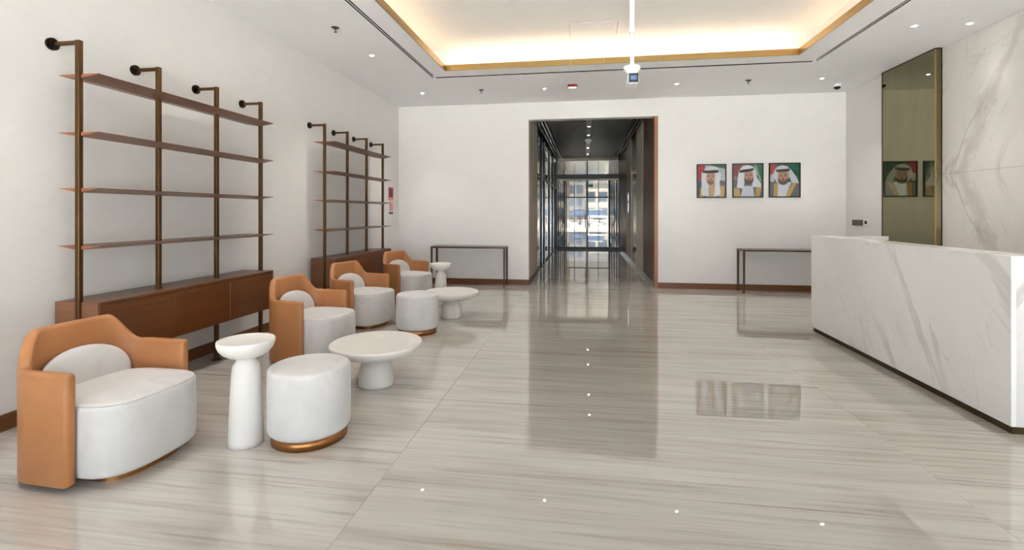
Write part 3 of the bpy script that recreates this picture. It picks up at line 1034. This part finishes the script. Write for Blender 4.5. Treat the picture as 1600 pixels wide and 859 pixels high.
def make_tall(label, x, y):
    t = thing('pedestal_table', label, 'side table', (x, y, 0), 0, 'tall white pedestal tables')
    bm = bmesh.new()
    add_lathe(bm, [(0, 0.628), (0.10, 0.630), (0.143, 0.635), (0.153, 0.640), (0.160, 0.639), (0.163, 0.632), (0.161, 0.612), (0.150, 0.585),
                   (0.128, 0.560), (0.098, 0.542), (0.060, 0.530), (0, 0.530)], 64)
    obj('table_top', bm, M_table, t, True)
    bm = bmesh.new()
    add_lathe(bm, [(0, 0.532), (0.054, 0.532), (0.056, 0.512), (0.062, 0.500), (0.074, 0.484), (0.078, 0.465), (0.082, 0.42), (0.088, 0.30), (0.094, 0.16), (0.0985, 0.03), (0.097, 0.0), (0, 0)], 56)
    obj('pedestal', bm, M_table, t, True)
    return t
ta = make_tall('tall white pedestal side table beside the nearest tub chair', -2.059, 2.678)
t2 = copy_tree(ta)
t2.location = (-2.175, 7.10, 0)
t2['label'] = 'tall white pedestal side table at the far end before the left console'

def make_low(label, x, y):
    t = thing('coffee_table', label, 'coffee table', (x, y, 0), 0, 'low white pedestal tables')
    bm = bmesh.new()
    add_lathe(bm, [(0, 0.344), (0.30, 0.345), (0.350, 0.349), (0.364, 0.350), (0.371, 0.345), (0.371, 0.332), (0.356, 0.303), (0.315, 0.275), (0.255, 0.252), (0.185, 0.234), (0.11, 0.222), (0, 0.222)], 80)
    obj('table_top', bm, M_table, t, True)
    bm = bmesh.new()
    add_lathe(bm, [(0, 0.226), (0.084, 0.226), (0.086, 0.206), (0.096, 0.193), (0.114, 0.178), (0.128, 0.157), (0.137, 0.125), (0.142, 0.08), (0.145, 0.02), (0.142, 0.0), (0, 0)], 56)
    obj('pedestal', bm, M_table, t, True)
    return t
lo_ = make_low('low round white pedestal table behind the nearest pouf', -1.703, 3.763)
l2 = copy_tree(lo_)
l2.location = (-1.791, 6.331, 0)
l2['label'] = 'low round white pedestal table beside the farther pouf'

# ------------------------------------------------------------------ consoles
def make_console(label, x, y):
    t = thing('console_table', label, 'console table', (x, y, 0), 0, 'slim dark consoles')
    Lc, D, Hc, w = 1.45, 0.36, 0.765, 0.034
    bm = bmesh.new()
    add_box(bm, 0, Lc, 0, w, Hc - 0.032, Hc); add_box(bm, 0, Lc, D - w, D, Hc - 0.032, Hc)
    add_box(bm, 0, w, w, D - w, Hc - 0.032, Hc); add_box(bm, Lc - w, Lc, w, D - w, Hc - 0.032, Hc)
    obj('top_frame', bm, M_console, t)
    box('table_top', w, Lc - w, w, D - w, Hc - 0.016, Hc - 0.002, M_slate, t)
    for a in (0, Lc - w):
        for b in (0, D - w):
            bm = bmesh.new()
            cx_, cy_ = a + w / 2, b + w / 2
            loft(bm, [[(cx_ + sx * h, cy_ + sy * h, z) for sx, sy in ((-1, -1), (1, -1), (1, 1), (-1, 1))] for z, h in ((0, 0.013), (Hc - 0.032, 0.017))])
            obj('leg', bm, M_console, t)
    return t
co = make_console('slim dark console table against the back wall, left of the passage', -2.93, 8.905)
c2 = copy_tree(co)
c2.location = (2.742, 8.905, 0)
c2['label'] = 'slim dark console table against the back wall, partly behind the desk'

# ------------------------------------------------------------------ reception desk
DX, DY0, DY1, DZ = 2.690, 3.504, 6.235, 1.140
dk = thing('reception_desk', 'long white marble reception desk with a dark bronze plinth', 'reception desk', (DX, (DY0 + DY1) / 2, 0))
hy = (DY1 - DY0) / 2
zp = 0.052
box('front_panel', 0, 0.03, -hy, hy, zp, DZ - 0.02, M_desk, dk, bev=0.0012, seg=1)
box('counter_ledge', 0, 0.245, -hy, hy, DZ - 0.02, DZ, M_desk, dk, bev=0.0012, seg=1)
box('near_end_panel', 0.03, 0.86, -hy, -hy + 0.03, zp, DZ - 0.02, M_deskend, dk)
box('near_end_cap', 0.245, 0.86, -hy, -hy + 0.24, DZ - 0.02, DZ, M_deskend, dk)
box('far_end_panel', 0.03, 0.80, hy - 0.03, hy, zp, DZ - 0.02, M_deskend, dk)
box('far_end_cap', 0.245, 0.80, hy - 0.07, hy, DZ - 0.045, DZ, M_deskend, dk)
box('inner_panel', 0.215, 0.245, -hy + 0.03, hy - 0.03, 0.74, DZ - 0.02, M_walnut, dk)
box('worktop', 0.03, 0.80, -hy + 0.03, hy - 0.03, 0.70, 0.74, M_deskend, dk)
box('plinth', 0.018, 0.79, -hy + 0.018, hy - 0.018, 0, zp, M_plinth, dk)

# ------------------------------------------------------------------ mirror panel on the right wall
mp = thing('mirror_panel', 'tall green tinted mirror panel with bronze edges beside the marble wall', 'mirror', (4.50, 7.545, 0))
my0, my1 = 6.980 - 7.545, 8.115 - 7.545
box('front_pane', 0, 0.008, my0 + 0.014, my1 - 0.012, 0.01, ZC - 0.014, M_mirror, mp)
box('return_pane', 0.011, 0.066, my0, my0 + 0.008, 0.01, ZC - 0.014, M_mirror, mp)
box('corner_trim', -0.003, 0.011, my0 - 0.003, my0 + 0.014, 0.0, ZC - 0.002, M_gold_y, mp)
box('edge_trim', -0.004, 0.077, my1 - 0.012, my1, 0.0, ZC - 0.002, M_blackbronze, mp)
box('edge_trim', 0.066, 0.0765, my0 - 0.004, my0 + 0.012, 0.0, ZC - 0.002, M_blackbronze, mp)
box('top_trim', -0.004, 0.076, my0 - 0.004, my1, ZC - 0.014, ZC - 0.001, M_blackbronze, mp)
box('core', 0.010, 0.0765, my0 + 0.032, my1 - 0.013, 0.0, ZC - 0.02, M_darkmetal, mp)

# ------------------------------------------------------------------ wall controls
sw = thing('switch_bank', 'wide dark grey switch bank on the right wall', 'light switch', (XR, 8.915, 1.245))
box('plate', -0.010, 0, -0.165, 0.165, -0.05, 0.05, plain('switch_grey', srgb(112, 104, 94), 0.35), sw, bev=0.002, seg=1)
for k in range(6):
    a = -0.160 + 0.0535 * k
    box('rocker', -0.014, -0.010, a + 0.003, a + 0.050, -0.042, 0.042, plain('switch_rocker', srgb(80, 74, 66), 0.3), sw, bev=0.0015, seg=1)
th_ = thing('thermostat', 'small white thermostat with a dark screen beside the switch bank', 'thermostat', (XR, 8.655, 1.245))
box('body', -0.018, 0, -0.075, 0.075, -0.052, 0.052, M_white, th_, bev=0.004)
box('screen', -0.0195, -0.018, -0.035, 0.035, -0.020, 0.036, M_black, th_)

# safety notice on the left wall
sn = thing('safety_notice', 'narrow red and white safety notice on the left wall near the corner', 'notice', (XL, 8.905, 1.64))
box('upper_sheet', 0, 0.004, -0.115, 0.115, 0.02, 0.265, plain('notice_red', srgb(196, 40, 40), 0.4), sn)
box('picture', 0.004, 0.005, -0.085, 0.075, 0.075, 0.235, plain('notice_dark', srgb(84, 52, 70), 0.4), sn)
box('caption_band', 0.004, 0.005, -0.105, 0.105, 0.028, 0.065, plain('notice_orange', srgb(232, 120, 90), 0.4), sn)
box('lower_sheet', 0, 0.004, -0.105, 0.105, -0.262, 0.012, plain('notice_white', srgb(228, 214, 210), 0.4), sn)
for k in range(4):
    z = -0.055 - 0.040 * k
    box('red_line', 0.004, 0.005, -0.085, 0.085, z - 0.011, z + 0.011, plain('notice_line', srgb(206, 96, 92), 0.4), sn)
box('footer', 0.004, 0.005, -0.098, 0.098, -0.255, -0.215, plain('notice_footer', srgb(66, 48, 46), 0.4), sn)

# ------------------------------------------------------------------ the three portraits
PM = {}
def pm(r, g, b):
    if (r, g, b) not in PM:
        PM[(r, g, b)] = plain('print_ink_%d' % len(PM), srgb(r, g, b), 0.5, noise=0.04, nscale=60)
    return PM[(r, g, b)]

def ell(cx, cy, rx, ry, n=22, a0=0, a1=2 * PI):
    return [(cx + rx * math.cos(a0 + (a1 - a0) * i / (n if a1 - a0 > 6.2 else n - 1)), cy + ry * math.sin(a0 + (a1 - a0) * i / (n if a1 - a0 > 6.2 else n - 1))) for i in range(n)]

def portrait(label, x0, x1, z0, z1, layers):
    w, h = x1 - x0, z1 - z0
    t = thing('framed_portrait', label, 'framed picture', ((x0 + x1) / 2, YB, (z0 + z1) / 2), 0, 'row of framed portraits')
    f = 0.022
    bm = bmesh.new()
    for a in ((-w / 2, -w / 2 + f, -h / 2, h / 2), (w / 2 - f, w / 2, -h / 2, h / 2), (-w / 2 + f, w / 2 - f, -h / 2, -h / 2 + f), (-w / 2 + f, w / 2 - f, h / 2 - f, h / 2)):
        add_box(bm, a[0], a[1], -0.024, 0, a[2], a[3], 0.0012, 1)
    obj('frame', bm, M_frame, t)
    iw, ih = w - 2 * f, h - 2 * f
    bm = bmesh.new()
    mats = []
    for k, (colr, poly) in enumerate(layers):
        m = pm(*colr)
        if m not in mats:
            mats.append(m)
        pts = [(-iw / 2 + min(1, max(0, u)) * iw, -0.008 - 0.0002 * k, -ih / 2 + min(1, max(0, v)) * ih) for u, v in poly]
        vs = [bm.verts.new(p) for p in pts]
        fc = bm.faces.new(vs)
        fc.material_index = mats.index(m)
        if fc.normal.y > 0 or True:
            fc.normal_update()
            if fc.normal.y > 0:
                fc.normal_flip()
    me = bpy.data.meshes.new('print'); bm.to_mesh(me); bm.free()
    new_obj('print', me, mats, t)
    box('glass', -iw / 2, iw / 2, -0.016, -0.014, -ih / 2, ih / 2, M_picglass, t)
    return t
BG = [(0, 0), (1, 0), (1, 1), (0, 1)]
skin, skin2, dark, white, shade = (196, 150, 122), (176, 124, 96), (44, 34, 32), (226, 226, 232), (196, 200, 210)
red, green, grey, gold = (186, 44, 44), (36, 112, 84), (96, 96, 102), (204, 158, 70)
def face(cx, cy, rx, ry, beard=0):
    """a generic bearded face: skin, brows, eyes, nose, moustache, beard"""
    L = [(skin, ell(cx, cy, rx, ry))]
    if beard:
        L += [((92, 62, 48), ell(cx, cy - ry * 0.40, rx * 0.98, ry * 0.62)), (skin, ell(cx, cy - ry * 0.02, rx * 0.80, ry * 0.46)), (skin, ell(cx, cy + ry * 0.4, rx * 0.93, ry * 0.55))]
    else:
        L += [((120, 84, 66), ell(cx, cy - ry * 0.55, rx * 0.72, ry * 0.45)), (skin, ell(cx, cy + ry * 0.12, rx * 0.85, ry * 0.62))]
    for s_ in (-1, 1):
        L += [(dark, ell(cx + s_ * rx * 0.42, cy + ry * 0.32, rx * 0.26, ry * 0.05, 10)), (dark, ell(cx + s_ * rx * 0.42, cy + ry * 0.16, rx * 0.16, ry * 0.055, 10))]
    L += [(skin2, [(cx - rx * 0.10, cy + ry * 0.18), (cx + rx * 0.10, cy + ry * 0.18), (cx + rx * 0.20, cy - ry * 0.16), (cx - rx * 0.20, cy - ry * 0.16)]),
          ((72, 48, 40), ell(cx, cy - ry * 0.27, rx * 0.42, ry * 0.07, 12)), ((160, 96, 84), ell(cx, cy - ry * 0.42, rx * 0.26, ry * 0.05, 12))]
    return L
def scarf_band(cx, cy, w, tilt=0.0, hgt=0.05):
    return [(dark, [(cx - w, cy - tilt - hgt), (cx - w * 0.3, cy - hgt * 1.3), (cx + w * 0.4, cy - hgt * 1.2 + tilt * 0.5), (cx + w, cy + tilt - hgt * 0.8), (cx + w, cy + tilt + hgt * 0.6),
                    (cx + w * 0.3, cy + hgt * 0.7), (cx - w * 0.4, cy + hgt * 0.4), (cx - w, cy - tilt + hgt * 0.6)])]
p1 = [((190, 194, 198), BG), (green, [(0.45, 1), (1, 1), (1, 0.88), (0.75, 0.93)]), (red, [(0, 1), (0.28, 1), (0.22, 0.78), (0.12, 0.55), (0, 0.55)]),
      (grey, [(0, 0), (1, 0), (1, 0.50), (0.80, 0.52), (0.5, 0.5), (0.15, 0.54), (0, 0.55)]), (gold, [(0.06, 0), (0.22, 0), (0.18, 0.30), (0.10, 0.30)]), (gold, [(0.78, 0), (0.96, 0), (0.98, 0.33), (0.84, 0.36)]),
      (shade, ell(0.50, 0.72, 0.34, 0.25)), (white, [(0.14, 0.05), (0.40, 0.0), (0.40, 0.35), (0.33, 0.62), (0.34, 0.80), (0.14, 0.78)]),
      (white, [(0.60, 0.0), (0.84, 0.05), (0.80, 0.45), (0.86, 0.72), (0.68, 0.85), (0.62, 0.5)]), ((196, 150, 90), [(0.42, 0), (0.60, 0), (0.64, 0.45), (0.40, 0.45)])]
p1 += face(0.47, 0.60, 0.165, 0.225) + [(white, [(0.20, 0.70), (0.36, 0.77), (0.66, 0.77), (0.80, 0.72), (0.74, 0.93), (0.5, 0.97), (0.28, 0.92)])] + scarf_band(0.47, 0.81, 0.29, 0.0)
p2_ = [((150, 120, 112), BG), ((142, 70, 66), [(0, 1), (0.3, 1), (0.2, 0.62), (0, 0.66)]), (green, [(0.55, 1), (1, 1), (1, 0.30), (0.80, 0.52)]), ((130, 170, 120), [(0.72, 1), (0.80, 1), (0.98, 0.5), (0.93, 0.45)]),
       (grey, [(0, 0), (1, 0), (1, 0.42), (0.86, 0.46), (0.12, 0.50), (0, 0.52)]), (gold, [(0.02, 0), (0.26, 0), (0.20, 0.26), (0.02, 0.26)]), (gold, [(0.74, 0), (0.92, 0), (0.98, 0.28), (0.80, 0.28)]),
       (shade, ell(0.5, 0.70, 0.33, 0.28)), (white, [(0.12, 0.28), (0.36, 0.24), (0.40, 0.62), (0.30, 0.82), (0.18, 0.76)]), (white, [(0.66, 0.30), (0.97, 0.28), (0.97, 0.40), (0.80, 0.62), (0.72, 0.85), (0.64, 0.7)]),
       ((206, 208, 216), [(0.26, 0), (0.74, 0), (0.68, 0.33), (0.34, 0.33)])]
p2_ += face(0.54, 0.61, 0.165, 0.235, 1) + [(white, [(0.24, 0.72), (0.42, 0.79), (0.66, 0.80), (0.74, 0.80), (0.70, 0.93), (0.48, 0.98), (0.28, 0.92)])] + scarf_band(0.46, 0.825, 0.25, 0.035)
p3 = [(green, BG), ((26, 84, 62), [(0.5, 1), (1, 0.72), (1, 0.60), (0.62, 0.84)]), (red, [(0, 1), (0.22, 1), (0.16, 0.70), (0, 0.66)]), ((206, 206, 210), [(0, 0.66), (0.16, 0.7), (0.14, 0.45), (0, 0.46)]),
      (grey, [(0, 0), (1, 0), (1, 0.42), (0.62, 0.47), (0.14, 0.46), (0, 0.40)]), (gold, [(0.13, 0), (0.26, 0), (0.28, 0.40), (0.14, 0.40)]), (gold, [(0.54, 0), (0.68, 0), (0.92, 0.40), (0.78, 0.43)]),
      ((224, 224, 230), [(0.26, 0), (0.54, 0), (0.74, 0.44), (0.28, 0.44)]), (shade, ell(0.43, 0.72, 0.31, 0.24)), (white, [(0.08, 0.66), (0.24, 0.42), (0.30, 0.40), (0.28, 0.72), (0.22, 0.86)]),
      (white, [(0.62, 0.80), (0.74, 0.42), (1.0, 0.40), (0.92, 0.58), (0.72, 0.84)])]
p3 += face(0.45, 0.59, 0.185, 0.235, 1) + [(white, [(0.20, 0.70), (0.32, 0.76), (0.58, 0.77), (0.68, 0.76), (0.62, 0.92), (0.42, 0.96), (0.24, 0.90)])] + scarf_band(0.44, 0.815, 0.23, 0.01)
portrait('black framed portrait of person in loose white headscarf, left of three', 2.045, 2.568, 1.682, 2.306, p1)
portrait('black framed portrait of person with pointed beard and yellow robe trim, middle of three', 2.668, 3.202, 1.685, 2.310, p2_)
portrait('black framed portrait of bearded person before a dark green flag, right of three', 3.294, 3.826, 1.685, 2.310, p3)

# ------------------------------------------------------------------ outside beyond the passage
def ground_mat():
    t = NT('pale_paving')
    f = t.noise(t.pos(), 0.6, 5)
    t.set(**{'Base Color': t.ramp(f, [(0.3, srgb(206, 198, 184)), (0.7, srgb(228, 222, 210))]), 'Roughness': 0.8})
    return t.m
M_ground = ground_mat()
g = struct(box('ground', -60, 60, VY1, 110, -0.3, -0.012, M_ground))
g2 = struct(box('ground_entrance', -60, 60, -60, YF - 0.2, -0.3, -0.012, M_ground))
g3 = struct(box('ground_side', XR + 0.22, 60, YF - 0.2, VY1, -0.3, -0.012, M_ground))

def car(label, name, x, y, rz, body_m):
    t = thing(name, label, 'car', (x, y, -0.012), rz)
    # side profile in (y forward = -y toward the viewer), height; two shells
    bm = bmesh.new()
    prof = [(-2.25, 0.35), (-2.30, 0.60), (-2.22, 0.98), (-1.15, 1.10), (2.15, 1.12), (2.25, 0.95), (2.25, 0.40), (2.1, 0.30), (-2.1, 0.30)]
    W2 = 0.94
    loft(bm, [[(-W2 * f, yy, zz) for yy, zz in prof] for f in (1,)] + [[(W2, yy, zz) for yy, zz in prof]])
    bmesh.ops.bevel(bm, geom=[e_ for e_ in bm.edges], offset=0.06, segments=2, affect='EDGES')
    b = obj('body', bm, body_m, t, True)
    bm = bmesh.new()
    lo = [(-0.88, -1.15, 1.08), (0.88, -1.15, 1.08), (0.88, 2.05, 1.08), (-0.88, 2.05, 1.08)]
    up = [(-0.70, -0.35, 1.68), (0.70, -0.35, 1.68), (0.72, 1.75, 1.70), (-0.72, 1.75, 1.70)]
    loft(bm, [lo, up])
    obj('cabin_glass', bm, plain('car_glass', srgb(70, 96, 130), 0.08), t)
    bm = bmesh.new(); add_box(bm, -0.74, 0.74, -0.40, 1.80, 1.66, 1.76, 0.04, 2); obj('roof', bm, body_m, t)
    for sx in (-1, 1):
        for yy in (-1.4, 1.4):
            bm = bmesh.new(); add_tube(bm, (sx * 0.72, yy, 0.36), (sx * 0.96, yy, 0.36), 0.36, 18)
            obj('wheel', bm, M_black, t)
        box('headlight', sx * 0.52, sx * 0.88, -2.30, -2.20, 0.72, 0.90, M_chrome, t, bev=0.02)
    box('grille', -0.50, 0.50, -2.33, -2.24, 0.62, 0.86, M_black, t, bev=0.02)
    box('bumper_intake', -0.70, 0.70, -2.32, -2.24, 0.34, 0.50, M_black, t, bev=0.02)
    return t
car('white car parked outside, seen through the right glass door', 'parked_car', 1.22, 53.0, 0.06, plain('white_car_paint', srgb(240, 240, 240), 0.2, coat=0.5))
car('dark maroon car parked outside, seen through the left glass door', 'parked_car', -0.55, 57.0, -0.5, plain('maroon_car_paint', srgb(60, 36, 40), 0.2, coat=0.5))
def facade(label, x0, x1, y, h, m, rows, cols, gm):
    t = thing('building', label, 'building', ((x0 + x1) / 2, y, -0.012))
    w = x1 - x0
    box('wall', -w / 2, w / 2, 0, 6, 0, h, m, t)
    for r in range(rows):
        for c in range(cols):
            a = -w / 2 + w * (c + 0.12) / cols; b = -w / 2 + w * (c + 0.88) / cols
            z0_, z1_ = h * (r + 0.2) / rows, h * (r + 0.8) / rows
            box('window', a, b, -0.06, 0.0, z0_, z1_, gm, t)
M_bl = plain('blue_glass_panel', srgb(84, 98, 118), 0.3)
facade('blue glazed building far outside, left of the glass door post', -9, -0.2, 78, 6.2, plain('grey_cladding', srgb(140, 140, 146), 0.6), 3, 7, M_bl)
facade('pale low building far outside, right of the glass door post', 0.0, 12, 82, 5.4, plain('pale_render', srgb(204, 200, 194), 0.6), 2, 6, M_bl)
tt = thing('palm_tree', 'palm trunk outside behind the left glass door', 'tree', (-1.55, 44, -0.012))
bm = bmesh.new()
for k in range(26):
    add_lathe(bm, [(0.0, 0.34 * k), (0.20, 0.34 * k), (0.25, 0.34 * k + 0.30), (0.0, 0.34 * k + 0.33)], 12)
obj('trunk', bm, plain('palm_bark', srgb(132, 122, 112), 0.9), tt)
bm = bmesh.new()
for k in range(14):
    a = 2 * PI * k / 14
    pts = []
    for q_ in range(6):
        f = q_ / 5
        r_ = 2.2 * f
        pts.append((r_ * math.cos(a), r_ * math.sin(a), 8.85 + 0.9 * f - 1.7 * f * f))
    for A, B in zip(pts, pts[1:]):
        s_ = Vector((-math.sin(a), math.cos(a), 0)) * 0.22
        A, B = Vector(A), Vector(B)
        bm.faces.new([bm.verts.new(A + s_), bm.verts.new(A + Vector((0, 0, 0.1))), bm.verts.new(B + Vector((0, 0, 0.1))), bm.verts.new(B + s_)])
        bm.faces.new([bm.verts.new(A - s_), bm.verts.new(A + Vector((0, 0, 0.1))), bm.verts.new(B + Vector((0, 0, 0.1))), bm.verts.new(B - s_)])
obj('fronds', bm, plain('palm_green', srgb(60, 92, 52), 0.7), tt)['kind'] = 'stuff'
